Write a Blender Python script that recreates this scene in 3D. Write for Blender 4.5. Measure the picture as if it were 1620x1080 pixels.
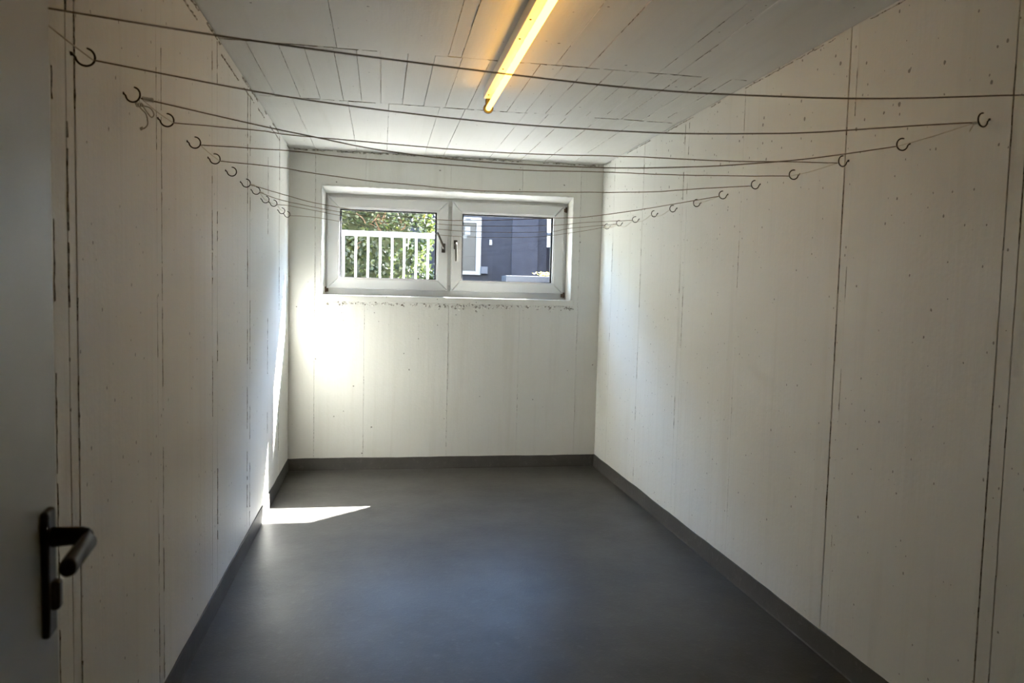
import bpy, bmesh, math, random
from mathutils import Vector, Matrix
random.seed(7)
for o in list(bpy.data.objects): bpy.data.objects.remove(o, do_unlink=True)
S = bpy.context.scene
COL = S.collection
PI = math.pi

# ------------------------------------------------------------------ camera, sky, sun, exposure
CAM = Vector((0.6479, 0.0, 1.3276))
RIGHT = Vector((0.98474694, -0.17217595, 0.0250781))
UP = Vector((-0.01322639, 0.06964018, 0.99748449))
FWD = Vector((0.17348928, 0.98260149, -0.06630069))
cam = bpy.data.objects.new('camera', bpy.data.cameras.new('camera'))
COL.objects.link(cam)
M = Matrix.Identity(4)
for i in range(3):
    M[i][0] = RIGHT[i]; M[i][1] = UP[i]; M[i][2] = -FWD[i]; M[i][3] = CAM[i]
cam.matrix_world = M
cam.data.sensor_width = 36.0
cam.data.lens = 1180.85 / 1620 * 36.0
cam.data.clip_start = 0.02
cam.data.dof.use_dof = True
cam.data.dof.focus_distance = 4.5
cam.data.dof.aperture_fstop = 6.3
S.camera = cam

SUN_TO = Vector((1.0, 0.85, 1.139)).normalized()          # towards the sun
world = bpy.data.worlds.new('World'); S.world = world
world.use_nodes = True
wn = world.node_tree.nodes; wl = world.node_tree.links
wn.clear()
sky = wn.new('ShaderNodeTexSky'); sky.sky_type = 'NISHITA'
sky.sun_disc = False
sky.dust_density = 0.2; sky.ozone_density = 2.5
sky.sun_elevation = math.asin(SUN_TO.z)
sky.sun_rotation = math.atan2(SUN_TO.x, SUN_TO.y)
bg = wn.new('ShaderNodeBackground'); bg.inputs['Strength'].default_value = 2.5
wo = wn.new('ShaderNodeOutputWorld')
wl.new(sky.outputs[0], bg.inputs[0]); wl.new(bg.outputs[0], wo.inputs[0])

sun = bpy.data.objects.new('sun', bpy.data.lights.new('sun', 'SUN'))
COL.objects.link(sun)
sun.data.energy = 122.0
sun.data.angle = math.radians(0.53)
sun.data.color = (1.0, 0.985, 0.96)
sun.rotation_euler = SUN_TO.to_track_quat('Z', 'Y').to_euler()
sun.location = (8, 12, 10)

TUBE_STRENGTH = 4.7
S.view_settings.view_transform = 'Standard'
S.view_settings.look = 'None'
S.view_settings.gamma = 1.0
S.view_settings.use_curve_mapping = False
S.view_settings.exposure = 1.33

# room: x 0..W (left to right wall), y depth, z up
W, D, H = 2.289, 5.511, 2.30
YOUT = 5.80
OX0, OX1, OZ0, OZ1 = 0.226, 2.064, 1.273, 2.047           # window opening

# ------------------------------------------------------------------ materials
def new_mat(name):
    m = bpy.data.materials.new(name); m.use_nodes = True
    nt = m.node_tree; nt.nodes.clear()
    out = nt.nodes.new('ShaderNodeOutputMaterial')
    return m, nt, out
def N(nt, typ, **kw):
    n = nt.nodes.new(typ)
    for k, v in kw.items():
        if k in ('operation', 'blend_type', 'data_type', 'feature', 'distance', 'noise_dimensions', 'clamp'):
            setattr(n, k, v)
    return n
def setin(n, **kw):
    for k, v in kw.items():
        n.inputs[k.replace('_', ' ')].default_value = v
def ramp(nt, src, p0, p1, c0=(0,0,0,1), c1=(1,1,1,1)):
    r = nt.nodes.new('ShaderNodeValToRGB')
    r.color_ramp.elements[0].position = p0; r.color_ramp.elements[0].color = c0
    r.color_ramp.elements[1].position = p1; r.color_ramp.elements[1].color = c1
    nt.links.new(src, r.inputs[0]); return r
def coords(nt, scale=(1,1,1), loc=(0,0,0)):
    g = nt.nodes.new('ShaderNodeNewGeometry')
    mp = nt.nodes.new('ShaderNodeMapping')
    mp.inputs['Scale'].default_value = scale; mp.inputs['Location'].default_value = loc
    nt.links.new(g.outputs['Position'], mp.inputs['Vector']); return mp.outputs[0]
def noise(nt, vec, scale, detail=4, rough=0.55):
    n = nt.nodes.new('ShaderNodeTexNoise'); nt.links.new(vec, n.inputs['Vector'])
    n.inputs['Scale'].default_value = scale; n.inputs['Detail'].default_value = detail
    n.inputs['Roughness'].default_value = rough
    return n.outputs['Fac']
def mathn(nt, op, a, b=None, c=None):
    n = nt.nodes.new('ShaderNodeMath'); n.operation = op
    for i, v in enumerate((a, b, c)):
        if v is None: continue
        if isinstance(v, (int, float)): n.inputs[i].default_value = v
        else: nt.links.new(v, n.inputs[i])
    return n.outputs[0]
def mixc(nt, fac, a, b, mode='MIX'):
    n = nt.nodes.new('ShaderNodeMix'); n.data_type = 'RGBA'; n.blend_type = mode
    for idx, v in ((0, fac), (6, a), (7, b)):
        if isinstance(v, (int, float)): n.inputs[idx].default_value = v
        elif isinstance(v, tuple): n.inputs[idx].default_value = v
        else: nt.links.new(v, n.inputs[idx])
    return n.outputs[2]
def principled(nt, out, base, rough=0.5, metal=0.0, spec=0.5, normal=None):
    b = nt.nodes.new('ShaderNodeBsdfPrincipled')
    if isinstance(base, tuple): b.inputs['Base Color'].default_value = base
    else: nt.links.new(base, b.inputs['Base Color'])
    if isinstance(rough, (int, float)): b.inputs['Roughness'].default_value = rough
    else: nt.links.new(rough, b.inputs['Roughness'])
    b.inputs['Metallic'].default_value = metal
    b.inputs['Specular IOR Level'].default_value = spec
    if normal is not None: nt.links.new(normal, b.inputs['Normal'])
    nt.links.new(b.outputs[0], out.inputs[0]); return b
def bump(nt, h, strength, dist, prev=None):
    n = nt.nodes.new('ShaderNodeBump'); n.inputs['Strength'].default_value = strength
    n.inputs['Distance'].default_value = dist; nt.links.new(h, n.inputs['Height'])
    if prev is not None: nt.links.new(prev, n.inputs['Normal'])
    return n.outputs[0]
def pits(nt, vec, scale, rmax, keep):
    """sparse round air holes of cast concrete: 1 inside a hole"""
    nz = nt.nodes.new('ShaderNodeTexNoise'); nt.links.new(vec, nz.inputs['Vector']); nz.inputs['Scale'].default_value = scale*4.0
    ma = nt.nodes.new('ShaderNodeVectorMath'); ma.operation = 'MULTIPLY_ADD'
    nt.links.new(nz.outputs['Color'], ma.inputs[0]); ma.inputs[1].default_value = (0.16/scale,)*3; nt.links.new(vec, ma.inputs[2])
    v = nt.nodes.new('ShaderNodeTexVoronoi'); v.feature = 'F1'
    nt.links.new(ma.outputs[0], v.inputs['Vector']); v.inputs['Scale'].default_value = scale
    sep = nt.nodes.new('ShaderNodeSeparateColor'); nt.links.new(v.outputs['Color'], sep.inputs[0])
    r = mathn(nt, 'MULTIPLY', sep.outputs[1], rmax)
    inside = mathn(nt, 'LESS_THAN', v.outputs['Distance'], r)
    k = mathn(nt, 'GREATER_THAN', sep.outputs[0], keep)
    return mathn(nt, 'MULTIPLY', inside, k)

def concrete_paint(name, base, streak, pit_keep=0.80, upper=0.0):
    """white-washed board-cast concrete; streak = stretch axis scale of the grain"""
    m, nt, out = new_mat(name)
    v = coords(nt); vs = coords(nt, streak)
    big = noise(nt, v, 1.7, 3); st = noise(nt, vs, 14, 5, 0.6); fine = noise(nt, v, 60, 4)
    c = mixc(nt, ramp(nt, big, 0.3, 0.75).outputs[0], base, (base[0]*0.95, base[1]*0.945, base[2]*0.93, 1))
    c = mixc(nt, mathn(nt, 'MULTIPLY', ramp(nt, st, 0.54, 0.70).outputs[0], 0.20), c, (base[0]*0.72, base[1]*0.69, base[2]*0.62, 1))
    p1 = pits(nt, v, 15, 0.11, pit_keep); p2 = pits(nt, coords(nt, (1,1,0.7), (3.1,1.7,0.4)), 38, 0.14, pit_keep+0.06)
    p = mathn(nt, 'MAXIMUM', p1, p2)
    if upper > 0:
        g = nt.nodes.new('ShaderNodeNewGeometry'); sp = nt.nodes.new('ShaderNodeSeparateXYZ')
        nt.links.new(g.outputs['Position'], sp.inputs[0])
        gate = mathn(nt, 'GREATER_THAN', sp.outputs[2], mathn(nt, 'ADD', 1.72, mathn(nt, 'MULTIPLY', big, 0.35)))
        p3 = pits(nt, coords(nt, (1,1,0.8), (0.3,0.9,2.4)), 27, 0.18, upper)
        p = mathn(nt, 'MAXIMUM', p, mathn(nt, 'MULTIPLY', p3, gate))
    c = mixc(nt, mathn(nt, 'MULTIPLY', p, 0.72), c, (0.10, 0.085, 0.06, 1))
    n1 = bump(nt, fine, 0.25, 0.004)
    n2 = bump(nt, st, 0.45, 0.006, n1)
    n3 = bump(nt, mathn(nt, 'SUBTRACT', 1.0, p), 0.8, 0.004, n2)
    principled(nt, out, c, 0.55, 0, 0.4, n3)
    return m
MAT = {}
WB = (0.705, 0.70, 0.655, 1)
MAT['wall_side'] = concrete_paint('whitewashed_side_wall', WB, (1, 1, 0.05), 0.76, 0.30)
MAT['wall_left'] = concrete_paint('whitewashed_left_wall', WB, (1, 1, 0.04), 0.84)
MAT['wall_back'] = concrete_paint('whitewashed_window_wall', WB, (1, 1, 0.05), 0.86)
MAT['ceiling'] = concrete_paint('whitewashed_ceiling', WB, (1, 0.06, 1), 0.86)

def grime(name, base, dark):
    m, nt, out = new_mat(name); v = coords(nt)
    c = mixc(nt, ramp(nt, noise(nt, v, 45, 5, 0.7), 0.46, 0.60).outputs[0], base, dark)
    principled(nt, out, c, 0.8, 0, 0.2, bump(nt, noise(nt, v, 150, 4), 0.8, 0.004)); return m
MAT['ridge'] = grime('grimy_concrete_burr', (0.50, 0.48, 0.42, 1), (0.15, 0.13, 0.095, 1))
MAT['mortar'] = grime('rough_painted_mortar', (0.78, 0.77, 0.72, 1), (0.16, 0.14, 0.11, 1))

def floor_paint(name, base, rough0, rough1):
    m, nt, out = new_mat(name); v = coords(nt)
    a = noise(nt, v, 2.3, 6, 0.65); b = noise(nt, v, 26, 5, 0.7); f = noise(nt, v, 120, 3)
    c = mixc(nt, ramp(nt, a, 0.32, 0.72).outputs[0], base, (base[0]*0.68, base[1]*0.68, base[2]*0.68, 1))
    c = mixc(nt, mathn(nt, 'MULTIPLY', ramp(nt, b, 0.55, 0.70).outputs[0], 0.38), c, (base[0]*1.7, base[1]*1.7, base[2]*1.7, 1))
    sc = pits(nt, v, 5.0, 0.05, 0.72)
    c = mixc(nt, mathn(nt, 'MULTIPLY', sc, 0.6), c, (0.02, 0.02, 0.02, 1))
    r = mathn(nt, 'ADD', rough0, mathn(nt, 'MULTIPLY', mathn(nt, 'ADD', a, mathn(nt, 'MULTIPLY', b, 0.5)), rough1-rough0))
    principled(nt, out, c, r, 0, 0.18, bump(nt, f, 0.20, 0.003, bump(nt, b, 0.25, 0.004)))
    return m
MAT['floor'] = floor_paint('grey_floor_paint', (0.066, 0.063, 0.056, 1), 0.24, 0.44)
MAT['skirting'] = floor_paint('dark_grey_skirting_paint', (0.085, 0.08, 0.072, 1), 0.45, 0.60)

def simple(name, col, rough=0.5, metal=0.0, spec=0.5, nscale=30.0, namt=0.12, bumpd=0.0):
    m, nt, out = new_mat(name); v = coords(nt); n = noise(nt, v, nscale, 4)
    c = mixc(nt, ramp(nt, n, 0.3, 0.7).outputs[0], col + (1,), tuple(x*(1-namt) for x in col) + (1,))
    principled(nt, out, c, rough, metal, spec, bump(nt, n, 0.4, bumpd) if bumpd else None); return m
MAT['pvc'] = simple('white_window_plastic', (0.70, 0.70, 0.68), 0.35, 0, 0.5, 6, 0.05)
MAT['pvc_dirty'] = grime('dirty_white_frame_plastic', (0.72, 0.70, 0.62, 1), (0.30, 0.26, 0.19, 1))
MAT['gasket'] = simple('black_rubber', (0.012, 0.012, 0.013), 0.6)
MAT['window_metal'] = simple('dull_bronze_handle_metal', (0.07, 0.06, 0.045), 0.45, 0.4)
MAT['rust'] = simple('rusty_hinge_steel', (0.16, 0.10, 0.06), 0.7, 0.3, 0.5, 120, 0.6)
MAT['hook'] = simple('dark_bronzed_steel', (0.055, 0.045, 0.032), 0.45, 0.7, 0.5, 200, 0.4)
MAT['cord'] = simple('weathered_brown_cord', (0.30, 0.235, 0.16), 0.8, 0, 0.2, 250, 0.35)
MAT['cord_pale'] = simple('pale_grey_cord', (0.66, 0.61, 0.50), 0.7, 0, 0.3, 250, 0.25)
MAT['door'] = simple('grey_white_door_lacquer', (0.39, 0.39, 0.355), 0.45, 0, 0.5, 9, 0.06)
MAT['door_edge'] = simple('pale_door_edge', (0.66, 0.66, 0.62), 0.35)
MAT['black_plastic'] = simple('black_handle_plastic', (0.008, 0.008, 0.009), 0.55, 0, 0.5, 40, 0.2)
MAT['brass'] = simple('dark_lock_cylinder', (0.05, 0.035, 0.022), 0.5, 0.5)
MAT['batten'] = simple('white_enamelled_steel', (0.80, 0.79, 0.76), 0.4, 0, 0.5, 12, 0.05)
MAT['holder'] = simple('aged_lampholder', (0.10, 0.085, 0.045), 0.5)
MAT['corridor'] = simple('corridor_plaster', (0.45, 0.43, 0.39), 0.8, 0, 0.3, 5, 0.1)
MAT['steel'] = simple('grey_painted_steel_frame', (0.38, 0.38, 0.36), 0.45)
MAT['white_metal'] = simple('white_powder_coated_metal', (0.82, 0.82, 0.80), 0.4, 0, 0.5, 9, 0.05)
MAT['sill_metal'] = simple('dull_aluminium_sill', (0.22, 0.22, 0.22), 0.6, 0, 0.4, 9, 0.1)
MAT['house'] = simple('slate_blue_render', (0.020, 0.021, 0.028), 0.9, 0, 0.2, 12, 0.35)
MAT['house_panel'] = simple('lighter_slate_render', (0.028, 0.029, 0.038), 0.9, 0, 0.2, 12, 0.3)
MAT['house_window'] = simple('white_house_frame', (0.12, 0.122, 0.13), 0.5)
MAT['house_pane'] = simple('grey_curtained_pane', (0.024, 0.025, 0.025), 0.4, 0, 0.2, 14, 0.4)
MAT['paper'] = simple('white_paper', (0.15, 0.155, 0.16), 0.9)
MAT['mark'] = simple('dark_print', (0.03, 0.03, 0.035), 0.8)
MAT['pale_render'] = simple('pale_lilac_render', (0.07, 0.073, 0.085), 0.9, 0, 0.2, 20, 0.15)
MAT['white_render'] = simple('white_render', (0.80, 0.80, 0.80), 0.9, 0, 0.2, 8, 0.06)
MAT['garden_wall'] = simple('dark_garden_wall', (0.016, 0.0165, 0.021), 0.9, 0, 0.2, 40, 0.3, 0.02)
MAT['paving'] = simple('light_concrete_paving', (0.08, 0.079, 0.076), 0.9, 0, 0.2, 12, 0.2, 0.01)
MAT['earth'] = simple('garden_earth', (0.16, 0.15, 0.10), 0.95, 0, 0.2, 9, 0.4, 0.03)
MAT['bark'] = simple('brown_twig_bark', (0.060, 0.034, 0.018), 0.85, 0, 0.2, 60, 0.4)

def leaf_mat(name, c0, c1, c2, trans=0.45):
    m, nt, out = new_mat(name); v = coords(nt)
    wnz = nt.nodes.new('ShaderNodeTexWhiteNoise'); wnz.noise_dimensions = '3D'
    sn = nt.nodes.new('ShaderNodeVectorMath'); sn.operation = 'SNAP'
    nt.links.new(v, sn.inputs[0]); sn.inputs[1].default_value = (0.05, 0.05, 0.05)
    nt.links.new(sn.outputs[0], wnz.inputs[0])
    r = nt.nodes.new('ShaderNodeValToRGB'); e = r.color_ramp.elements
    e[0].position = 0; e[0].color = c0; e[1].position = 1; e[1].color = c2
    x = e.new(0.55); x.color = c1
    nt.links.new(wnz.outputs[0], r.inputs[0])
    d = nt.nodes.new('ShaderNodeBsdfPrincipled'); nt.links.new(r.outputs[0], d.inputs['Base Color'])
    d.inputs['Roughness'].default_value = 0.45
    t = nt.nodes.new('ShaderNodeBsdfTranslucent'); nt.links.new(r.outputs[0], t.inputs[0])
    mx = nt.nodes.new('ShaderNodeMixShader'); mx.inputs[0].default_value = trans
    nt.links.new(d.outputs[0], mx.inputs[1]); nt.links.new(t.outputs[0], mx.inputs[2])
    nt.links.new(mx.outputs[0], out.inputs[0]); return m
MAT['leaf'] = leaf_mat('hedge_leaf', (0.007, 0.012, 0.0025, 1), (0.018, 0.028, 0.005, 1), (0.05, 0.058, 0.012, 1))
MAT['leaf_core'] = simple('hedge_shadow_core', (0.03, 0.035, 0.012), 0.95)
MAT['flower'] = leaf_mat('yellow_green_flower', (0.10, 0.14, 0.05, 1), (0.40, 0.33, 0.06, 1), (0.55, 0.42, 0.05, 1), 0.3)

def glass_mat(name, haze=0.0):
    m, nt, out = new_mat(name)
    tr = nt.nodes.new('ShaderNodeBsdfTransparent'); tr.inputs[0].default_value = (0.94, 0.95, 0.95, 1)
    gl = nt.nodes.new('ShaderNodeBsdfGlossy'); gl.inputs['Roughness'].default_value = 0.02
    lw = nt.nodes.new('ShaderNodeLayerWeight'); lw.inputs[0].default_value = 0.5      # Schlick curve, the same on both faces
    fr = mathn(nt, 'ADD', 0.025, mathn(nt, 'MULTIPLY', mathn(nt, 'POWER', lw.outputs['Facing'], 5.0), 0.9))
    mx = nt.nodes.new('ShaderNodeMixShader')
    nt.links.new(fr, mx.inputs[0]); nt.links.new(tr.outputs[0], mx.inputs[1]); nt.links.new(gl.outputs[0], mx.inputs[2])
    last = mx.outputs[0]
    if haze:
        df = nt.nodes.new('ShaderNodeBsdfTranslucent'); df.inputs[0].default_value = (0.7, 0.7, 0.68, 1)
        m2 = nt.nodes.new('ShaderNodeMixShader')
        nz = noise(nt, coords(nt), 40, 5, 0.7)
        nt.links.new(mathn(nt, 'MULTIPLY', ramp(nt, nz, 0.35, 0.75).outputs[0], haze), m2.inputs[0])
        nt.links.new(last, m2.inputs[1]); nt.links.new(df.outputs[0], m2.inputs[2]); last = m2.outputs[0]
    nt.links.new(last, out.inputs[0]); return m
MAT['glass'] = glass_mat('window_glass')
def emit_mat(name, col, s):
    m, nt, out = new_mat(name)
    e = nt.nodes.new('ShaderNodeEmission'); e.inputs[0].default_value = col + (1,); e.inputs[1].default_value = s
    nt.links.new(e.outputs[0], out.inputs[0]); return m
MAT['tube'] = emit_mat('warm_fluorescent_tube', (1.0, 0.50, 0.065), TUBE_STRENGTH)

# ------------------------------------------------------------------ mesh helpers
def obj(name, bm, mat, parent=None, smooth=False):
    me = bpy.data.meshes.new(name); bmesh.ops.recalc_face_normals(bm, faces=bm.faces)
    bm.to_mesh(me); bm.free()
    return mobj(name, me, mat, parent, smooth)
def mobj(name, me, mat, parent=None, smooth=False):
    o = bpy.data.objects.new(name, me); COL.objects.link(o)
    if mat and not me.materials: me.materials.append(MAT[mat])
    if smooth:
        for p in me.polygons: p.use_smooth = True
    if parent is not None: o.parent = parent
    return o
def tag(o, label=None, cat=None, group=None, kind=None):
    if label: o['label'] = label
    if cat: o['category'] = cat
    if group: o['group'] = group
    if kind: o['kind'] = kind
    return o
def empty(name, loc=(0,0,0), rz=0):
    o = bpy.data.objects.new(name, None); COL.objects.link(o); o.location = loc
    o.rotation_euler = (0, 0, rz); o.empty_display_size = 0.05; return o
def box(bm, x0, x1, y0, y1, z0, z1, bev=0.0, seg=2):
    r = bmesh.ops.create_cube(bm, size=1.0); vs = r['verts']
    for v in vs:
        v.co = Vector(((x0+x1)/2 + v.co.x*(x1-x0), (y0+y1)/2 + v.co.y*(y1-y0), (z0+z1)/2 + v.co.z*(z1-z0)))
    if bev:
        es = {e for v in vs for e in v.link_edges}
        bmesh.ops.bevel(bm, geom=list(es), offset=bev, segments=seg, profile=0.5, affect='EDGES')
def bx(name, mat, parent, x0, x1, y0, y1, z0, z1, bev=0.0):
    bm = bmesh.new(); box(bm, x0, x1, y0, y1, z0, z1, bev); return obj(name, bm, mat, parent)
def tube(bm, pts, rad, n=8, caps=True):
    """sweep a circle along a polyline; rad is a number or one per point"""
    pts = [Vector(p) for p in pts]; k = len(pts); rings = []; nrm = None
    for i, p in enumerate(pts):
        t = (pts[min(i+1, k-1)] - pts[max(i-1, 0)]).normalized()
        if nrm is None:
            a = Vector((0,0,1)) if abs(t.z) < 0.9 else Vector((1,0,0))
            nrm = (a - t*a.dot(t)).normalized()
        else: nrm = (nrm - t*nrm.dot(t)).normalized()
        b = t.cross(nrm); r = rad[i] if isinstance(rad, (list, tuple)) else rad
        rings.append([bm.verts.new(p + (nrm*math.cos(2*PI*j/n) + b*math.sin(2*PI*j/n))*r) for j in range(n)])
    for i in range(k-1):
        for j in range(n):
            bm.faces.new((rings[i][j], rings[i][(j+1) % n], rings[i+1][(j+1) % n], rings[i+1][j]))
    if caps:
        bm.faces.new(rings[0][::-1]); bm.faces.new(rings[-1])
def spline(pts, m=8):
    pts = [Vector(p) for p in pts]; out = []
    for i in range(len(pts)-1):
        p0 = pts[max(i-1,0)]; p1 = pts[i]; p2 = pts[i+1]; p3 = pts[min(i+2, len(pts)-1)]
        for s in range(m):
            t = s/m
            out.append(0.5*((2*p1) + (p2-p0)*t + (2*p0-5*p1+4*p2-p3)*t*t + (3*p1-p0-3*p2+p3)*t**3))
    out.append(pts[-1]); return out
def cyl(bm, a, b, r, n=16, r2=None): tube(bm, [a, b], [r, r if r2 is None else r2], n)

def inset_poly(poly, d):
    """offset a counter-clockwise polygon inwards"""
    out = []; n = len(poly)
    for i in range(n):
        a = Vector(poly[i-1]); b = Vector(poly[i]); c = Vector(poly[(i+1) % n])
        e1 = (b-a).normalized(); e2 = (c-b).normalized()
        n1 = Vector((-e1.y, e1.x)); n2 = Vector((-e2.y, e2.x))
        k = 1 + n1.dot(n2)
        out.append(b + (n1+n2)*(d/k))
    return out
def panel(parent, poly, place, front, gap, name='concrete_panel', mat='wall_side', back=-0.012, cham=0.0015):
    """one cast board field: a slab with chamfered edges. poly in wall plane, place(u, v, depth) -> xyz, depth > 0 = into the room"""
    bm = bmesh.new()
    p0 = inset_poly(poly, gap/2); p1 = inset_poly(poly, gap/2 + cham)
    rings = [[bm.verts.new(place(p.x, p.y, d)) for p in q] for q, d in ((p0, back), (p0, front-cham*0.8), (p1, front))]
    n = len(poly)
    for a, b in ((0, 1), (1, 2)):
        for i in range(n):
            bm.faces.new((rings[a][i], rings[a][(i+1) % n], rings[b][(i+1) % n], rings[b][i]))
    bm.faces.new(rings[2])
    return obj(name, bm, mat, parent)
def ridge(parent, a, b, out, seed, w=0.004, h=0.003, gaps=0.35, name='seam_burr', mat='ridge'):
    """ragged burr left along a form joint from a to b, standing proud along out"""
    rn = random.Random(seed); a = Vector(a); b = Vector(b); out = Vector(out); L = (b-a).length
    t = (b-a).normalized(); side = t.cross(out); bm = bmesh.new(); s = 0.0; run = []
    def flush(run):
        if len(run) < 2: return
        pv = None
        for (p, ww, hh) in run:
            tri = [bm.verts.new(p - side*ww - out*0.003), bm.verts.new(p + out*hh), bm.verts.new(p + side*ww - out*0.003)]
            if pv:
                for i, j in ((0,1), (1,2), (2,0)): bm.faces.new((pv[i], pv[j], tri[j], tri[i]))
            else: bm.faces.new(tri)
            pv = tri
        bm.faces.new(pv[::-1])
    on = rn.random() > gaps; left = rn.uniform(0.03, 0.2)
    while s < L:
        st = rn.uniform(0.008, 0.03)
        if on: run.append((a + t*s + side*rn.uniform(-1,1)*w*0.4, w*rn.uniform(0.3, 1.0), h*rn.uniform(0.2, 1.0)))
        s += st; left -= st
        if left < 0:
            if on: flush(run); run = []
            on = rn.random() > gaps; left = rn.uniform(0.03, 0.25)
    flush(run)
    if not bm.verts: bm.free(); return None
    return obj(name, bm, mat, parent)
def struct(name, mat, *boxes):
    bm = bmesh.new()
    for b in boxes: box(bm, *b)
    return tag(obj(name, bm, mat), kind='structure')
def rect(u0, u1, v0, v1): return [(u0, v0), (u1, v0), (u1, v1), (u0, v1)]

# ------------------------------------------------------------------ room shell
floor = struct('floor', 'floor', (-0.3, W+0.3, -0.18, YOUT, -0.25, 0.0))
ceiling = struct('ceiling', 'ceiling', (-0.3, W+0.3, -0.18, YOUT-0.29, H+0.006, H+0.30))
wall_left = struct('wall_left', 'wall_left', (-0.3, -0.006, -0.18, YOUT-0.28, -0.1, H+0.01))
wall_right = struct('wall_right', 'wall_side', (W+0.006, W+0.3, -0.18, YOUT-0.28, -0.1, H+0.01))
yb = D + 0.006
wall_back = struct('wall_back', 'wall_back',
    (-5.0, OX0, yb, YOUT, -0.25, 5.2), (OX1, 7.0, yb, YOUT, -0.25, 5.2),
    (OX0, OX1, yb, YOUT, -0.25, OZ0), (OX0, OX1, yb, YOUT, OZ1, 5.2))
# wall with the doorway the photograph is taken through
DX0, DX1, DZ = 0.345, 1.24, 2.02
wall_front = struct('wall_front', 'wall_side',
    (-0.3, DX0, -0.18, 0.12, -0.1, H+0.02), (DX1, W+0.3, -0.18, 0.12, -0.1, H+0.02), (DX0, DX1, -0.18, 0.12, DZ, H+0.02))
# corridor behind the doorway
struct('floor_corridor', 'floor', (-1.2, 3.6, -1.75, -0.18, -0.25, 0.0))
struct('ceiling_corridor', 'corridor', (-1.2, 3.6, -1.75, -0.18, H+0.02, H+0.3))
struct('wall_corridor', 'corridor', (-1.2, 3.6, -1.90, -1.75, -0.25, H+0.3), (-1.35, -1.2, -1.9, -0.18, -0.25, H+0.3),
       (3.6, 3.75, -1.9, -0.18, -0.25, H+0.3), (-1.2, -0.3, -0.30, -0.18, 0, H+0.02), (W+0.3, 3.6, -0.30, -0.18, 0, H+0.02))

rj = random.Random(3)
# side walls: vertical board fields
LEFT_Y = [0.12, 0.72, 1.08, 1.642, 1.715, 1.757, 2.342, 2.392, 3.07, 3.16, 3.845, 3.918, 4.512, 5.004, D]
for a, b in zip(LEFT_Y[:-1], LEFT_Y[1:]):
    panel(wall_left, [(a, 0.0), (b, 0.0), (b, H), (a, H)], lambda u, v, d: (d, u, v), rj.uniform(-0.0012, 0.0012),
          rj.uniform(0.0008, 0.0022), mat='wall_left')
for k, y in enumerate(LEFT_Y[1:-1]):
    ridge(wall_left, (0.0005, y, 0.10), (0.0005, y, H-0.02), (1, 0, 0), 100+k, 0.0022, 0.0022, 0.55)
RIGHT_Y = [0.12, 0.70, 1.25, 1.708, 1.757, 2.439, 2.484, 3.27, 3.906, 3.96, 4.608, 5.219, D]
for a, b in zip(RIGHT_Y[:-1], RIGHT_Y[1:]):
    panel(wall_right, [(a, 0.0), (b, 0.0), (b, H), (a, H)], lambda u, v, d: (W-d, u, v), rj.uniform(-0.0012, 0.0012),
          rj.uniform(0.0006, 0.0018), mat='wall_side')
for k, y in enumerate(RIGHT_Y[1:-1]):
    ridge(wall_right, (W-0.0005, y, 0.10), (W-0.0005, y, H-0.02), (-1, 0, 0), 200+k, 0.002, 0.002, 0.6)
# window wall: board fields cut around the opening
pb = lambda u, v, d: (u, D-d, v)
G = 0.0010
BX = [0.0, 0.180, 0.531, 1.140, 1.672, 2.120, W]
back_polys = [rect(0.0, 0.180, 0.0, H),
    [(0.180, 0), (0.531, 0), (0.531, OZ0), (OX0, OZ0), (OX0, OZ1), (0.531, OZ1), (0.531, H), (0.180, H)],
    rect(0.531, 1.140, 0, OZ0), rect(0.531, 1.140, OZ1, H), rect(1.140, 1.672, 0, OZ0), rect(1.140, 1.672, OZ1, H),
    [(1.672, 0), (2.120, 0), (2.120, H), (1.672, H), (1.672, OZ1), (OX1, OZ1), (OX1, OZ0), (1.672, OZ0)],
    rect(2.120, W, 0, H)]
for k, poly in enumerate(back_polys):
    panel(wall_back, poly, pb, (0.0006, -0.0009, 0.0008, 0.0008, -0.0004, -0.0004, 0.0012, -0.0006)[k], G, mat='wall_back')
for k, x in enumerate(BX[1:-1]):
    z1 = H-0.02 if (x < OX0 or x > OX1) else OZ0-0.06
    ridge(wall_back, (x, D-0.0005, 0.10), (x, D-0.0005, z1), (0, -1, 0), 300+k, 0.0025, 0.003, 0.3, mat='mortar')
# ceiling: three bands of form boards
pc = lambda u, v, d: (u, v, H-d)
CJ = [(0.12, 1.20, [0, 0.12, 0.457, 0.91, 1.37, 1.83, W]), (1.20, 3.19, [0, 0.457, 0.91, 0.965, 1.37, 1.515, 1.83, 1.917, W]),
      (3.19, 4.065, [0, 0.10, 0.225, 0.325, 0.442, 0.535, 0.633, 0.745, 0.857, 0.97, 1.09, 1.20, 1.305, 1.405, 1.515, 1.63, 1.74, 1.84, 1.95, 2.07, 2.18, W]),
      (4.065, D, [0, 0.178, 0.464, 0.675, 0.943, 1.08, 1.413, 1.536, 1.65, 1.83, 2.04, W])]
k = 0
for y0, y1, xs in CJ:
    for a, b in zip(xs[:-1], xs[1:]):
        panel(ceiling, rect(a, b, y0, y1), pc, rj.uniform(-0.0014, 0.0014), rj.uniform(0.0005, 0.0016), mat='ceiling')
    for x in xs[1:-1]:
        k += 1
        ridge(ceiling, (x, y0+0.01, H-0.0005), (x, y1-0.01, H-0.0005), (0, 0, -1), 400+k, 0.0020, 0.0025, 0.4)
for k, y in enumerate((1.20, 3.19, 4.065)):
    ridge(ceiling, (0.02, y, H-0.0005), (W-0.02, y, H-0.0005), (0, 0, -1), 470+k, 0.0024, 0.003, 0.3)
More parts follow.
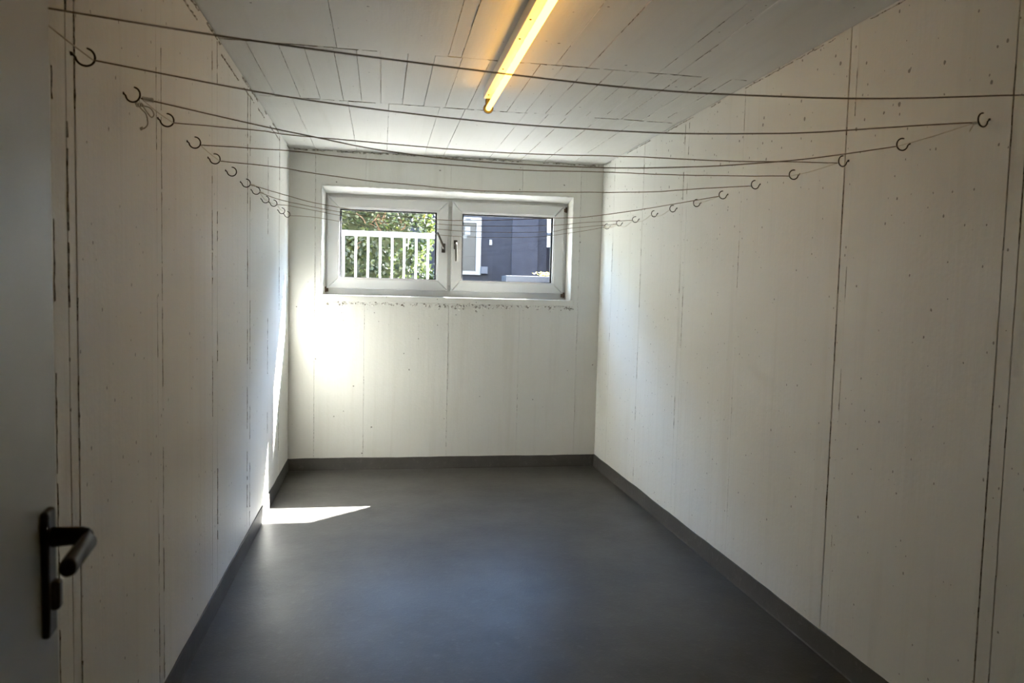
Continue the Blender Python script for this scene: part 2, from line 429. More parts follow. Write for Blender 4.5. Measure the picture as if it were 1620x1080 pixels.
# ragged seams where ceiling meets the walls
ridge(wall_left, (0.002, 0.4, H-0.012), (0.002, D-0.03, H-0.012), (1, 0, 0), 480, 0.008, 0.007, 0.25)
ridge(wall_left, (0.002, 0.4, H-0.05), (0.002, D-0.5, H-0.05), (1, 0, 0), 481, 0.006, 0.004, 0.6)
ridge(wall_right, (W-0.002, 0.4, H-0.010), (W-0.002, D-0.03, H-0.010), (-1, 0, 0), 482, 0.005, 0.003, 0.3)
ridge(wall_back, (0.03, D-0.002, H-0.010), (W-0.03, D-0.002, H-0.010), (0, -1, 0), 484, 0.009, 0.006, 0.3)

# rough mortar around the window opening
def lumps(name, parent, spots, seed, mat='mortar'):
    rn = random.Random(seed); bm = bmesh.new()
    for (x, z, s) in spots:
        r = bmesh.ops.create_icosphere(bm, subdivisions=1, radius=1.0)
        for v in r['verts']:
            q = v.co*(1+rn.uniform(-.35, .35)); v.co = Vector((x + q.x*s*rn.uniform(.9, 1.5), D - 0.001 + q.y*s*0.35, z + q.z*s))
    o = obj(name, bm, mat, parent); o['kind'] = 'stuff'; return o
rl = random.Random(11)
spots = []
for i in range(210):
    x = rl.uniform(OX0-0.01, OX1+0.03); z = OZ0 - 0.055 + rl.gauss(0, 0.008)
    if 0.95 < x < 1.5: z += rl.gauss(0, 0.012)
    spots.append((x, z, rl.uniform(0.004, 0.011)))
for i in range(46): spots.append((rl.uniform(OX0, OX1), OZ0-0.055-abs(rl.gauss(0, 0.09)), rl.uniform(0.0015, 0.004)))
lumps('mortar_crust', wall_back, spots, 5)
def rim(pts, seed, name='plaster_rim', r=0.008, mat='wall_back'):
    rn = random.Random(seed); path = []; rad = []
    for a, b in zip(pts[:-1], pts[1:]):
        a = Vector(a); b = Vector(b); n = max(2, int((b-a).length/0.02))
        for i in range(n):
            path.append(a.lerp(b, i/n) + Vector((rn.uniform(-.0015, .0015), 0, rn.uniform(-.002, .002)))); rad.append(r*rn.uniform(.75, 1.2))
    path.append(Vector(pts[-1])); rad.append(r)
    bm = bmesh.new(); tube(bm, path, rad, 8); return obj(name, bm, mat, wall_back, True)
rim([(OX0-0.003, D+0.005, OZ0), (OX0-0.003, D+0.005, OZ1+0.003), (OX1+0.003, D+0.005, OZ1+0.003), (OX1+0.003, D+0.005, OZ0)], 21)
def wedge(pts, axis, a0, a1, name='reveal_splay'):
    bm = bmesh.new()
    f = (lambda p, t: (t, p[0], p[1])) if axis == 'x' else (lambda p, t: (p[1], p[0], t))
    r0 = [bm.verts.new(f(p, a0)) for p in pts]; r1 = [bm.verts.new(f(p, a1)) for p in pts]
    bm.faces.new(r0); bm.faces.new(r1[::-1])
    for i in range(len(pts)): bm.faces.new((r0[i], r0[(i+1) % len(pts)], r1[(i+1) % len(pts)], r1[i]))
    return obj(name, bm, 'wall_back', wall_back)
wedge([(D+0.008, OZ1+0.001), (D+0.116, OZ1-0.038), (D+0.116, OZ1+0.001)], 'x', OX0+0.002, OX1-0.002)
wedge([(D+0.008, OX0-0.001), (D+0.116, OX0+0.020), (D+0.116, OX0-0.001)], 'z', OZ0+0.004, OZ1-0.002)
wedge([(D+0.008, OX1+0.001), (D+0.116, OX1-0.016), (D+0.116, OX1+0.001)], 'z', OZ0+0.004, OZ1-0.002)
# thin painted sill nosing
bx('sill_nosing', 'wall_back', wall_back, OX0-0.018, OX1+0.02, D-0.004, D+0.11, OZ0-0.045, OZ0+0.001, 0.004)

# skirting painted like the floor, hand-cut upper edge
def skirting(name, a, b, out, h0, h1, seed):
    rn = random.Random(seed); a = Vector(a); b = Vector(b); out = Vector(out); L = (b-a).length; n = int(L/0.06)
    bm = bmesh.new(); prev = None; hh = 0
    for i in range(n+1):
        t = i/n; p = a.lerp(b, t); hh = 0.7*hh + rn.uniform(-.0016, .0016); h = h0+(h1-h0)*t + hh
        sec = [bm.verts.new(p - out*0.004 + Vector((0,0,0.0))), bm.verts.new(p + out*0.010), bm.verts.new(p + out*0.0075 + Vector((0,0,0.006))),
               bm.verts.new(p + out*0.0055 + Vector((0,0,h-0.002))), bm.verts.new(p + out*0.0035 + Vector((0,0,h))), bm.verts.new(p - out*0.004 + Vector((0,0,h)))]
        if prev:
            for j in range(6): bm.faces.new((prev[j], prev[(j+1) % 6], sec[(j+1) % 6], sec[j]))
        else: bm.faces.new(sec[::-1])
        prev = sec
    bm.faces.new(prev)
    return tag(obj(name, bm, 'skirting'), kind='structure')
skirting('baseboard_left', (0, 0.12, 0), (0, D, 0), (1,0,0), 0.092, 0.088, 1)
skirting('baseboard_right', (W, D, 0), (W, 0.12, 0), (-1,0,0), 0.090, 0.092, 2)
skirting('baseboard_back', (W, D, 0), (0, D, 0), (0,-1,0), 0.090, 0.086, 3)

# ------------------------------------------------------------------ window
win = tag(empty('window_1', ((OX0+OX1)/2, D+0.12, OZ0)), kind='structure')
win_off = Vector((-(OX0+OX1)/2, -(D+0.12), -OZ0))
def wp(o):                       # parts are modelled in world metres
    o.location = win_off; return o
YS = D + 0.100                   # room face of the sashes
def ring_rails(name, mat, parent, x0, x1, z0, z1, wl_, wr, wb, wt, y0, y1, bev, place):
    """four mitred profile pieces"""
    ix0, ix1, iz0, iz1 = x0+wl_, x1-wr, z0+wb, z1-wt
    quads = [((x0,z0), (x1,z0), (ix1,iz0), (ix0,iz0)), ((x1,z0), (x1,z1), (ix1,iz1), (ix1,iz0)),
             ((x1,z1), (x0,z1), (ix0,iz1), (ix1,iz1)), ((x0,z1), (x0,z0), (ix0,iz0), (ix0,iz1))]
    res = []
    for q in quads:
        bm = bmesh.new(); p0 = [Vector(c) for c in q]; p1 = inset_poly(q, bev); pg = inset_poly(q, 0.0004)
        rings = [[bm.verts.new((p.x, y, p.y)) for p in pp] for pp, y in ((pg, y1), (pg, y0+bev), (p1, y0))]
        for a, b in ((0,1), (1,2)):
            for i in range(4): bm.faces.new((rings[a][i], rings[a][(i+1) % 4], rings[b][(i+1) % 4], rings[b][i]))
        bm.faces.new(rings[2]); bm.faces.new(rings[0][::-1])
        res.append(place(obj(name, bm, mat, parent)))
    return res
ring_rails('frame_rail', 'pvc', win, OX0+0.001, OX1-0.001, OZ0+0.002, OZ1-0.001, 0.075, 0.085, 0.085, 0.095, YS+0.022, YS+0.085, 0.002, wp)
wp(bx('mullion', 'pvc', win, 1.116, 1.182, YS+0.020, YS+0.084, OZ0+0.088, OZ1-0.096, 0.002))
wp(bx('frame_seal', 'gasket', win, OX0+0.075, OX1-0.085, YS+0.072, YS+0.078, OZ0+0.078, OZ0+0.086))
def sash(x0, x1, z0, z1, gx0, gx1, gz0, gz1, hx, hang, hz):
    bm = bmesh.new()              # glazing bead
    for b in ((gx0-0.006, gx0+0.002, gz0-0.006, gz1+0.006), (gx1-0.002, gx1+0.006, gz0-0.006, gz1+0.006),
              (gx0+0.002, gx1-0.002, gz0-0.006, gz0+0.002), (gx0+0.002, gx1-0.002, gz1-0.002, gz1+0.006)):
        box(bm, b[0], b[1], YS+0.004, YS+0.050, b[2], b[3])
    s = wp(obj('sash', bm, 'pvc', win))
    ident = lambda o: o
    ring_rails('sash_rail', 'pvc', s, x0, x1, z0, z1, gx0-x0-0.004, x1-gx1-0.004, gz0-z0-0.004, z1-gz1-0.004, YS, YS+0.020, 0.006, ident)
    ring_rails('sash_rail_outer', 'pvc', s, x0+0.02, x1-0.02, z0+0.02, z1-0.02, gx0-x0-0.024, x1-gx1-0.024, gz0-z0-0.024, z1-gz1-0.024, YS+0.020, YS+0.070, 0.001, ident)
    bm = bmesh.new()
    for b in ((gx0+0.002, gx0+0.014, gz0+0.002, gz1-0.002), (gx1-0.015, gx1-0.002, gz0+0.002, gz1-0.002),
              (gx0+0.014, gx1-0.015, gz0+0.002, gz0+0.0065), (gx0+0.014, gx1-0.015, gz1-0.013, gz1-0.002)):
        box(bm, b[0], b[1], YS+0.026, YS+0.046, b[2], b[3])
    obj('gasket', bm, 'gasket', s)
    bx('pane', 'glass', s, gx0, gx1, YS+0.034, YS+0.038, gz0, gz1)
    # lever handle: rosette, neck and lever
    bm = bmesh.new()
    box(bm, hx-0.014, hx+0.014, YS-0.011, YS+0.001, hz-0.034, hz+0.034, 0.004)
    cyl(bm, (hx, YS-0.006, hz), (hx, YS-0.040, hz), 0.009, 14)
    d = Vector((math.sin(hang), 0, math.cos(hang)))
    p0 = Vector((hx, YS-0.040, hz))
    tube(bm, [p0 - d*0.012, p0, p0 + d*0.06, p0 + d*0.118, p0 + d*0.124], [0.007, 0.009, 0.0085, 0.0075, 0.004], 10)
    obj('handle', bm, 'window_metal', s, True)
    return s
sl = sash(0.256, 1.138, 1.320, 1.986, 0.342, 1.053, 1.402, 1.905, 1.101, math.radians(-24), 1.640)
sr = sash(1.161, 2.022, 1.320, 1.990, 1.237, 1.941, 1.400, 1.905, 1.191, math.radians(179), 1.668)
wp(bx('outer_sill', 'sill_metal', win, OX0+0.003, OX1-0.003, YS+0.088, YOUT+0.045, OZ0+0.030, OZ0+0.042, 0.002))
def hinge(x, z, s):
    bm = bmesh.new()
    cyl(bm, (x, YS+0.006, z-0.020), (x, YS+0.006, z+0.020), 0.0075, 12)
    box(bm, min(x, x+s*0.022), max(x, x+s*0.022), YS+0.002, YS+0.014, z-0.016, z+0.010, 0.002)
    wp(obj('hinge', bm, 'rust', win))
hinge(0.246, 1.312, 1); hinge(2.034, 1.312, -1); hinge(2.036, 1.962, -1)

# ------------------------------------------------------------------ door standing open beside the camera
PHI = math.radians(-6.5)          # direction hinge -> free edge, measured from +y towards +x
FREE = Vector((0.2385, 1.035))
DW = 0.88
dirv = Vector((math.sin(PHI), math.cos(PHI)))
HINGE = FREE - dirv*DW
door = tag(empty('door_1', (HINGE.x, HINGE.y, 0.0), -PHI), kind='structure')
# local frame: +y runs from hinge to free edge, +x = face towards the room
TH = 0.042
bm = bmesh.new(); box(bm, -TH, 0, 0.0, DW, 0.012, 2.005, 0.003); leaf = obj('door_leaf', bm, 'door', door)
bx('edge_band', 'door_edge', door, -TH+0.004, -0.004, DW-0.001, DW+0.002, 0.015, 2.0)
HY = DW - 0.052                   # handle axis: distance from hinge
HZ = 1.012
bm = bmesh.new()                  # long back plate
box(bm, -0.001, 0.009, HY-0.016, HY+0.016, 0.889, 1.047, 0.004, 3)
plate = obj('handle_plate', bm, 'black_plastic', door)
def loft(bm, secs):
    prev = None
    for s in secs:
        cur = [bm.verts.new(v) for v in s]
        if prev:
            for j in range(len(cur)): bm.faces.new((prev[j], prev[(j+1) % len(cur)], cur[(j+1) % len(cur)], cur[j]))
        else: bm.faces.new(cur[::-1])
        prev = cur
    bm.faces.new(prev)
def oval(c, u, v, a, b, n=16): return [c + u*(a*math.cos(2*PI*i/n)) + v*(b*math.sin(2*PI*i/n)) for i in range(n)]
bm = bmesh.new()
Z = Vector((0,0,1)); X = Vector((1,0,0)); Y = Vector((0,1,0))
loft(bm, [oval(Vector((0.007, HY, HZ)), Y, Z, 0.011, 0.0125), oval(Vector((0.030, HY, HZ)), Y, Z, 0.010, 0.0115),
          oval(Vector((0.042, HY-0.001, HZ)), (Y-X*0.25).normalized(), Z, 0.0105, 0.0115), oval(Vector((0.051, HY-0.008, HZ)), (Y-X).normalized(), Z, 0.012, 0.0115),
          oval(Vector((0.053, HY-0.022, HZ-0.001)), X, Z, 0.010, 0.0112), oval(Vector((0.053, HY-0.060, HZ-0.002)), X, Z, 0.0095, 0.0108),
          oval(Vector((0.052, HY-0.100, HZ-0.004)), X, Z, 0.0098, 0.0112), oval(Vector((0.052, HY-0.108, HZ-0.004)), X, Z, 0.008, 0.009)])
obj('lever', bm, 'black_plastic', plate, True)
bm = bmesh.new(); box(bm, 0.006, 0.018, HY-0.009, HY+0.009, 0.922, 0.958, 0.004, 3); obj('lock_cylinder', bm, 'brass', plate)
for hz in (0.25, 1.75):
    bm = bmesh.new(); cyl(bm, (0.006, -0.008, hz-0.05), (0.006, -0.008, hz+0.05), 0.008, 14)
    box(bm, -0.002, 0.003, -0.004, 0.03, hz-0.04, hz+0.04); obj('hinge', bm, 'steel', door, True)
# steel door frame in the doorway
struct('trim_1', 'steel', (DX0-0.03, DX0+0.004, -0.185, 0.127, 0, DZ+0.03), (DX1-0.004, DX1+0.03, -0.185, 0.127, 0, DZ+0.03),
       (DX0+0.004, DX1-0.004, -0.185, 0.127, DZ-0.004, DZ+0.03))

# ------------------------------------------------------------------ fluorescent batten
TX, TY0, TY1, TZ = 1.146, 2.115, 3.650, 2.208
lamp = tag(empty('fluorescent_light', (TX, (TY0+TY1)/2, H)), 'glowing bare fluorescent tube on a narrow white ceiling batten', 'ceiling light')
loff = Vector((-TX, -(TY0+TY1)/2, -H))
def lp(o): o.location = loff; return o
bm = bmesh.new(); box(bm, TX-0.027, TX+0.027, TY0+0.02, TY1-0.025, 2.250, H-0.002, 0.003); lp(obj('batten_body', bm, 'batten', lamp))
bm = bmesh.new(); cyl(bm, (TX, TY0+0.016, TZ), (TX, TY1-0.014, TZ), 0.013, 20); lp(obj('lamp_tube', bm, 'tube', lamp, True))
for y, s in ((TY0, 1), (TY1, -1)):
    bm = bmesh.new()
    cyl(bm, (TX, y, TZ), (TX, y+s*0.014, TZ), 0.024, 24)
    box(bm, TX-0.015, TX+0.015, min(y+s*0.001, y+s*0.028), max(y+s*0.001, y+s*0.028), TZ, 2.2515, 0.003)
    lp(obj('lampholder', bm, 'holder', lamp))
for y in (2.55, 2.75, 3.13, 3.55):
    bm = bmesh.new(); cyl(bm, (TX-0.012, y, 2.2505), (TX-0.012, y, 2.2470), 0.0045, 10, 0.0035); lp(obj('screw', bm, 'rust', lamp))

# ------------------------------------------------------------------ hooks and clotheslines
LH = [(1.425, 1.800), (1.742, 1.800), (2.060, 1.799), (2.356, 1.802), (2.690, 1.800), (2.996, 1.798), (3.318, 1.800), (3.655, 1.799),
      (3.936, 1.800), (4.243, 1.792), (4.553, 1.807), (4.913, 1.800), (5.199, 1.804)]
RH = [(1.515, 1.825), (1.832, 1.829), (2.146, 1.823), (2.463, 1.822), (2.778, 1.822), (3.094, 1.825), (3.407, 1.819), (3.714, 1.814),
      (4.039, 1.819), (4.337, 1.819), (4.666, 1.815), (5.004, 1.820), (5.283, 1.821)]
HR = 0.0185; HC = 0.026          # hook bend radius, distance of its centre from the wall
def hook_mesh(a_end):
    bm = bmesh.new(); pts = [(-0.012, 0, 0.004), (0.003, 0, 0.002)]
    a0, a1 = math.radians(188), math.radians(360+a_end)
    for i in range(22):
        a = a0 + (a1-a0)*i/21; pts.append((HC + HR*math.cos(a), 0, HR*math.sin(a)))
    tube(bm, pts, [0.0022]*(len(pts)-1) + [0.0017], 8)
    cyl(bm, (-0.002, 0, 0.0035), (0.003, 0, 0.0030), 0.0050, 10, 0.0034)
    bmesh.ops.recalc_face_normals(bm, faces=bm.faces)
    me = bpy.data.meshes.new('screw_hook'); bm.to_mesh(me); bm.free(); me.materials.append(MAT['hook'])
    for p in me.polygons: p.use_smooth = True
    return me
HM = [hook_mesh(a) for a in (92, 105, 80)]
ORD = ['first', 'second', 'third', 'fourth', 'fifth', 'sixth', 'seventh', 'eighth', 'ninth', 'tenth', 'eleventh', 'twelfth', 'thirteenth']
rh = random.Random(5); HOOK = {}
for side, hs in (('L', LH), ('R', RH)):
    for i, (y, z) in enumerate(hs):
        o = mobj('screw_hook', HM[rh.randrange(3)], None)
        yaw = math.radians(rh.uniform(-12, 12))
        o.location = (0.0, y, z) if side == 'L' else (W, y, z)
        o.rotation_euler = (math.radians(rh.uniform(-4, 4)), 0, yaw if side == 'L' else PI + yaw)
        n = ORD[len(hs)-1-i]
        where = 'on the wall behind the open door' if side == 'L' else 'on the wall facing the open door'
        tag(o, 'steel screw hook %s, %s from the window wall' % (where, n), 'hook',
            'screw hooks behind the door side' if side == 'L' else 'screw hooks facing the door side')
        c = Vector((HC, 0, 0)); e = Vector((HC + HR*math.cos(math.radians(-22)), 0, HR*math.sin(math.radians(-22))))
        s = 1 if side == 'L' else -1
        HOOK[side, i] = Vector((o.location.x + s*e.x, y, z + e.z))
CR = 0.0016
def wig(pts, seed, amp):
    rn = random.Random(seed)
    return [p + Vector((0, rn.uniform(-amp, amp), rn.uniform(-amp, amp))) if 0 < i < len(pts)-1 else p for i, p in enumerate(pts)]
def span_path(l, r, sag, amp, seed):
    A = HOOK['L', l]; B = HOOK['R', r]
    pts = [A] + [A.lerp(B, t) + Vector((0, 0, dz)) for t, dz in sag if 0.01 < t < 0.985] + [B]
    return wig(spline(pts, 7), seed, amp)
def cord(name, label, spans, runs, extras=(), group='clotheslines strung across the room'):
    base = HOOK['L', spans[0][0]]
    root = tag(empty(name, base), label, 'clothesline', group)
    def add(n, pts, mat, r=CR):
        bm = bmesh.new(); tube(bm, [Vector(p)-base for p in pts], r, 7); obj(n, bm, mat, root, True)
    for l, r, sag, amp in spans: add('span', span_path(l, r, sag, amp, l*13+r), 'cord')
    for side, a, b, dz in runs:
        A = HOOK[side, a]; B = HOOK[side, b]
        add('wall_run', spline([A, A.lerp(B, .5) + Vector((0, 0, dz)), B], 8), 'cord_pale', CR*0.9)
    for n, pts, r in extras: add(n, pts, 'cord_pale', r)
    return root
SAG = {0: [(0.148,-0.027),(0.327,-0.049),(0.499,-0.063),(0.624,-0.059),(0.76,-0.045),(0.923,-0.013)],
 1: [(0.149,-0.043),(0.252,-0.063),(0.37,-0.077),(0.473,-0.081),(0.591,-0.079),(0.699,-0.067),(0.781,-0.053),(0.909,-0.021)],
 2: [(0.126,-0.049),(0.19,-0.071),(0.271,-0.097),(0.387,-0.114),(0.557,-0.114),(0.685,-0.098),(0.777,-0.078),(0.873,-0.05)],
 3: [(0.105,-0.007),(0.161,-0.016),(0.359,-0.029),(0.497,-0.03),(0.643,-0.02),(0.799,-0.016),(0.909,-0.006)],
 4: [(0.134,-0.004),(0.231,-0.017),(0.37,-0.023),(0.506,-0.029),(0.643,-0.021),(0.752,-0.019),(0.87,-0.012)],
 5: [(0.1,-0.014),(0.162,-0.032),(0.27,-0.053),(0.314,-0.056),(0.405,-0.067),(0.498,-0.069),(0.687,-0.055),(0.795,-0.043),(0.874,-0.025)],
 6: [(0.082,-0.049),(0.15,-0.083),(0.30,-0.128),(0.442,-0.144),(0.635,-0.123),(0.709,-0.114),(0.838,-0.069)],
 7: [(0.064,-0.039),(0.25,-0.087),(0.478,-0.102),(0.727,-0.069),(0.844,-0.034)],
 8: [(0.033,-0.004),(0.072,-0.016),(0.25,-0.066),(0.501,-0.101),(0.757,-0.080),(0.843,-0.046)],
 9: [(0.044,-0.002),(0.099,-0.012),(0.28,-0.066),(0.523,-0.102),(0.748,-0.090),(0.882,-0.050)]}
def coil(a, b, turns, r, n=60, grow=0.0):
    a = Vector(a); b = Vector(b); t = (b-a).normalized(); u = t.cross(Vector((0,0,1))).normalized(); v = u.cross(t)
    return [a.lerp(b, i/n) + (u*math.cos(2*PI*turns*i/n) + v*math.sin(2*PI*turns*i/n))*(r + grow*math.sin(i*1.7)) for i in range(n+1)]
K = HOOK['L', 2]; B2 = HOOK['R', 2]; dK = (B2-K).normalized()
knot = coil(K + dK*0.004, K + dK*0.030 + Vector((0,0,-0.004)), 7, 0.0045, 80, 0.001)
tail = spline([K + Vector((-0.012,0.004,-0.012)), K + Vector((-0.002,0.012,-0.024)), K + Vector((0.008,0.014,-0.036)), K + Vector((0.012,0.012,-0.060)), K + Vector((0.006,0.010,-0.071)), K + Vector((0.000,0.010,-0.073))], 8)
tknot = coil(K + Vector((0.001,0.010,-0.0715)), K + Vector((-0.005,0.010,-0.0745)), 3, 0.0024, 24)
loop = spline([K + Vector((0.000,0.006,-0.016)), K + Vector((0.018,0.012,-0.020)), K + Vector((0.026,0.016,-0.034)), K + Vector((0.020,0.016,-0.042)), K + Vector((0.010,0.012,-0.030)), K + Vector((0.002,0.006,-0.018)), K + Vector((-0.010,0.004,-0.020)), K + Vector((-0.014,0.002,-0.010))], 8)
K1 = HOOK['R', 1]
rtail = spline([K1, K1 + Vector((-0.006,0,-0.006)), K1 + Vector((-0.014,-0.002,-0.016)), K1 + Vector((-0.020,-0.002,-0.026))], 6)
rk = coil(K1 + Vector((0.004,0,0)), K1 + Vector((-0.014,0,-0.003)), 5, 0.003, 50)
cord('clothesline', 'thick brown cord zigzagging between the hooks closest to the open door', [(0, 0, SAG[0], 0.0), (1, 1, SAG[1], 0.0), (2, 2, SAG[2], 0.0)],
     [('L', 0, 1, -0.002), ('R', 1, 2, -0.002)],
     [('knot', knot, CR*0.9), ('knot', coil(K + Vector((-0.016,0.001,-0.012)), K + Vector((0.004,0.006,-0.014)), 4, 0.004, 40, 0.001), CR*0.9), ('tail', tail, CR*1.05), ('tail_knot', tknot, CR*1.1), ('loop', loop, CR*1.05), ('knot', rk, CR*0.8), ('tail', rtail, CR*0.9)])
cord('clothesline', 'thin kinked cord zigzagging under the ceiling light in front of the window', [(3, 3, SAG[3], 0.0006), (4, 4, SAG[4], 0.0006), (5, 5, SAG[5], 0.0007)],
     [('L', 2, 3, -0.003), ('L', 4, 5, -0.002), ('R', 3, 4, -0.004)], [])
A12 = HOOK['R', 12]; A11 = HOOK['R', 11]
wraps = []
for i in range(5):
    o = Vector((rh.uniform(-.004, .004), 0, rh.uniform(-.008, .004)))
    wraps.append(('wrap', spline([A11 + o, A11.lerp(A12, .5) + o*1.4 + Vector((0,0,-.004)), A12 + o], 6), CR*0.9))
wraps.append(('knot', coil(A12 + Vector((-.004,-.03,0)), A12 + Vector((0,.01,-.002)), 5, 0.006, 60, .001), CR*0.9))
wraps.append(('tail', spline([A12, A12 + Vector((-.010,0,.012)), A12 + Vector((-.016,.002,.026))], 6), CR*0.8))
wraps.append(('knot', coil(HOOK['L', 7], HOOK['L', 7] + Vector((.022,0,-.004)), 5, 0.0035, 50), CR*0.9))
wraps.append(('knot', coil(HOOK['L', 8], HOOK['L', 8] + Vector((.020,0,-.006)), 5, 0.0035, 50), CR*0.9))
cord('clothesline', 'pale thin cord sagging across the window between the hooks closest to the window wall',
     [(7, 6, SAG[6], 0.0005), (8, 10, SAG[7], 0.0005), (10, 11, SAG[8], 0.0005), (12, 12, SAG[9], 0.0005)],
     [('L', 8, 9, -0.012), ('L', 9, 10, -0.006), ('L', 10, 11, -0.008), ('R', 8, 9, -0.02), ('R', 9, 10, -0.022), ('R', 10, 11, -0.03), ('R', 6, 7, -0.004)], wraps)

# ------------------------------------------------------------------ outside
GZ = 1.20
struct('ground', 'earth', (-14, 16, 7.9, 34, GZ-0.6, GZ))
paving = struct('ground_paving', 'paving', (-5, 7, YOUT, 7.9, GZ-0.6, GZ+0.005))
# white railing
RY = 8.2
rail = tag(empty('garden_railing', (0.2, RY, GZ)), 'white metal railing with upright bars in front of the hedge', 'railing')
roff = Vector((-0.2, -RY, -GZ))
def rp(o): o.location = roff; return o
rp(bx('top_rail', 'white_metal', rail, -2.6, 1.34, RY-0.025, RY+0.025, 1.882, 1.936, 0.004))
rp(bx('bottom_rail', 'white_metal', rail, -2.6, 1.34, RY-0.018, RY+0.018, 1.395, 1.425, 0.003))
me = None
for i in range(-21, 9):
    x = 0.247 + 0.128*i
    if me is None:
        bm = bmesh.new(); box(bm, -0.011, 0.011, -0.011, 0.011, 1.425-GZ, 1.882-GZ); b = obj('baluster', bm, 'white_metal', rail); me = b.data
    else: b = mobj('baluster', me, None, rail)
    b.location = (x-0.2, 0, 0)
for x in (-2.6, -0.62, 1.34): rp(bx('post', 'white_metal', rail, x-0.022, x+0.022, RY-0.022, RY+0.022, GZ-0.05, 1.95, 0.003))

# clipped hedge
hedge = tag(empty('hedge', (-0.6, 9.2, GZ)), 'tall leafy green hedge behind the white railing', 'hedge')
HX0, HX1, HY0, HY1, HZ1 = -2.6, 1.14, 8.62, 9.9, 3.05
rg = random.Random(17)
bm = bmesh.new()
def leafq(bm, c, nrm, size, rn):
    nrm = (nrm + Vector((rn.uniform(-1,1), rn.uniform(-1,1), rn.uniform(-1,1)))*0.9).normalized()
    a = nrm.orthogonal().normalized(); ang = rn.uniform(0, 2*PI)
    a = (a*math.cos(ang) + nrm.cross(a)*math.sin(ang)); b = nrm.cross(a)
    L = size*rn.uniform(.7, 1.3); w = L*0.32
    v = [bm.verts.new(c + q - Vector((-0.6, 9.2, GZ))) for q in (a*-L*.5, b*w + nrm*L*.08, a*L*.5, -b*w + nrm*L*.08)]
    bm.faces.new((v[0], v[1], v[2])); bm.faces.new((v[0], v[2], v[3]))
for i in range(15000):
    k = rg.random()
    bul = 0.09*math.sin(3.1*rg.random()) 
    if k < 0.60:
        x = rg.uniform(HX0, HX1+0.08); z = rg.uniform(GZ, HZ1); dpt = abs(rg.gauss(0, 0.10))
        y = HY0 + 0.06*math.sin(x*5.1+z*3.3) + 0.05*math.sin(x*2.3-z*6.1) + dpt; nv = Vector((0, -1, 0.35))
    elif k < 0.80:
        y = rg.uniform(HY0, HY1); z = rg.uniform(GZ, HZ1)
        x = HX1 + 0.06*math.sin(z*7.0+y*2) + 0.05*math.sin(z*13.+1) + rg.gauss(0, 0.035); nv = Vector((1, 0, .3))
    else:
        x = rg.uniform(HX0, HX1); y = rg.uniform(HY0, HY1); z = HZ1 + rg.gauss(0, 0.05); nv = Vector((0, 0, 1))
    leafq(bm, Vector((x, y, z)), nv, 0.060, rg)
fo = obj('foliage', bm, 'leaf', hedge); fo['kind'] = 'stuff'
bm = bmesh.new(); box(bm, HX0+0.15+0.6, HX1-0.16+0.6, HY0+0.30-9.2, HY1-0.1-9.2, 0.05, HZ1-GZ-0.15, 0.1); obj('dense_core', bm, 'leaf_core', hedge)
for i in range(26):
    x = rg.uniform(-1.2, HX1-0.1); z = rg.uniform(1.3, 2.3); y = HY0 + rg.uniform(0.0, 0.16)
    if i < 9: x = rg.uniform(0.55, 0.95); z = rg.uniform(1.95, 2.12); y = HY0 + 0.05
    p = Vector((x+0.6, y-9.2, z-GZ)); q = Vector((rg.uniform(-.14, .14), rg.uniform(-.02, .08), rg.uniform(.05, .20)))
    bm = bmesh.new(); tube(bm, spline([p, p + q*.5 + Vector((rg.uniform(-.03,.03), 0, 0)), p + q], 4), [0.007]*8 + [0.003], 6); obj('branch', bm, 'bark', hedge, True)
for x in (-1.8, -0.6, 0.5):
    bm = bmesh.new(); tube(bm, [(x+0.6, 0.1, -0.05), (x+0.62, 0.1, 0.6), (x+0.58, 0.12, 1.3)], [0.04, 0.03, 0.02], 8); obj('trunk', bm, 'bark', hedge, True)

# neighbouring house
HYF = 12.0
house = tag(empty('house', (0, HYF, GZ)), 'dark slate-blue rendered house beyond the hedge', 'house')
hoff = Vector((0, -HYF, -GZ))
def hp(o): o.location = hoff; return o
hp(bx('wall', 'house', house, -9.0, 3.305, HYF, HYF+7, GZ-0.1, 4.9))
hp(bx('facade_panel', 'house_panel', house, 2.72, 3.15, HYF-0.035, HYF, GZ, 4.88))
hp(bx('roof_edge', 'house', house, -9.1, 3.40, HYF-0.15, HYF+7.1, 4.9, 5.05, 0.01))
wf = hp(bx('window_pane', 'house_pane', house, 1.60, 2.15, HYF-0.015, HYF+0.01, 1.64, 2.42))
def hx(name, mat, parent, *a): return bx(name, mat, parent, *a)
for a in ((1.52, 2.215, HYF-0.05, HYF+0.01, 2.41, 2.50), (1.52, 2.215, HYF-0.05, HYF+0.01, 1.585, 1.645), (2.135, 2.215, HYF-0.05, HYF+0.01, 1.645, 2.41), (1.52, 1.60, HYF-0.05, HYF+0.01, 1.645, 2.41)):
    hx('window_frame', 'house_window', wf, *a)
hx('nameplate', 'mark', wf, 1.955, 2.04, HYF-0.054, HYF-0.05, 2.455, 2.475)
hx('paper_note', 'paper', wf, 1.955, 2.040, HYF-0.020, HYF-0.015, 2.22, 2.35)
hx('paper_note', 'paper', wf, 1.90, 1.985, HYF-0.020, HYF-0.015, 2.165, 2.205)
hp(bx('meter_box', 'pale_render', house, 2.215, 2.325, HYF-0.10, HYF, 1.605, 1.72, 0.004))
hp(bx('wall_switch', 'house_window', house, 2.352, 2.396, HYF-0.03, HYF, 2.07, 2.155, 0.003))
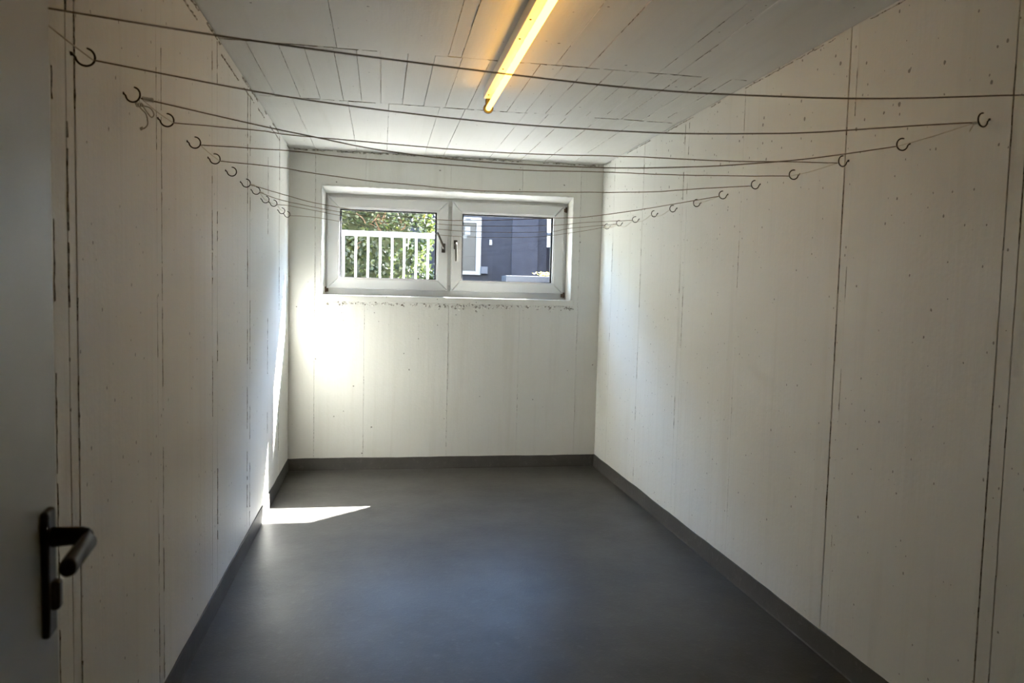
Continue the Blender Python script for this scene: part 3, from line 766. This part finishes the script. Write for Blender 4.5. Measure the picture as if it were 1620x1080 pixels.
bench = tag(bx('ledge', 'pale_render', None, 2.52, 5.0, HYF-0.75, HYF-0.3, GZ-0.1, 1.575, 0.01), 'low pale rendered ledge before the dark house', 'ledge')
fence = tag(bx('garden_wall', 'garden_wall', None, 3.31, 9.0, HYF+0.4, HYF+0.65, GZ-0.1, 2.10, 0.01), 'low dark garden wall adjoining the corner of the house', 'wall')
white = tag(empty('white_house', (6.5, 17, GZ)), 'distant white rendered building past the dark garden wall', 'house')
bm = bmesh.new(); box(bm, -2.6, 5, -0.5, 4, -0.1, 1.42, 0.02); obj('wall', bm, 'white_render', white)
bm = bmesh.new(); box(bm, -2.7, 5.1, -0.6, 4.1, 1.42, 1.47); obj('roof_edge', bm, 'pale_render', white)
sky_blocker = tag(empty('house', (5.6, 10.3, GZ)), 'dark house block added out of view to shut out low sky', 'house')  # unseen block, added to keep low sky light off the near walls
bm = bmesh.new(); box(bm, -2.46, 4.0, -0.6, 0.7, -0.1, 2.35, 0.01); obj('wall', bm, 'garden_wall', sky_blocker)
bm = bmesh.new(); box(bm, -2.50, 4.1, -0.7, 0.8, 2.35, 2.50, 0.01); obj('roof_edge', bm, 'garden_wall', sky_blocker)
# flowering plant on the ledge
plant = tag(empty('flowering_plant', (3.22, HYF-0.62, 1.585)), 'small yellow flowering plant on the pale ledge', 'plant')
bm = bmesh.new(); rp_ = random.Random(9)
for i in range(260):
    c = Vector((rp_.gauss(0, .10), rp_.gauss(0, .04), rp_.uniform(0, .06)))
    n = Vector((rp_.uniform(-1,1), rp_.uniform(-1,1), 1)).normalized(); a = n.orthogonal().normalized(); b_ = n.cross(a); s = rp_.uniform(.008, .02)
    v = [bm.verts.new(c + q) for q in (a*s, b_*s*.6, -a*s, -b_*s*.6)]; bm.faces.new(v)
fl = obj('foliage', bm, 'flower', plant); fl['kind'] = 'stuff'
for i in range(7):
    bm = bmesh.new(); tube(bm, [(rp_.uniform(-.03,.03), 0, -.003), (rp_.gauss(0,.07), rp_.gauss(0,.02), .05)], .003, 5); obj('stem', bm, 'bark', plant)
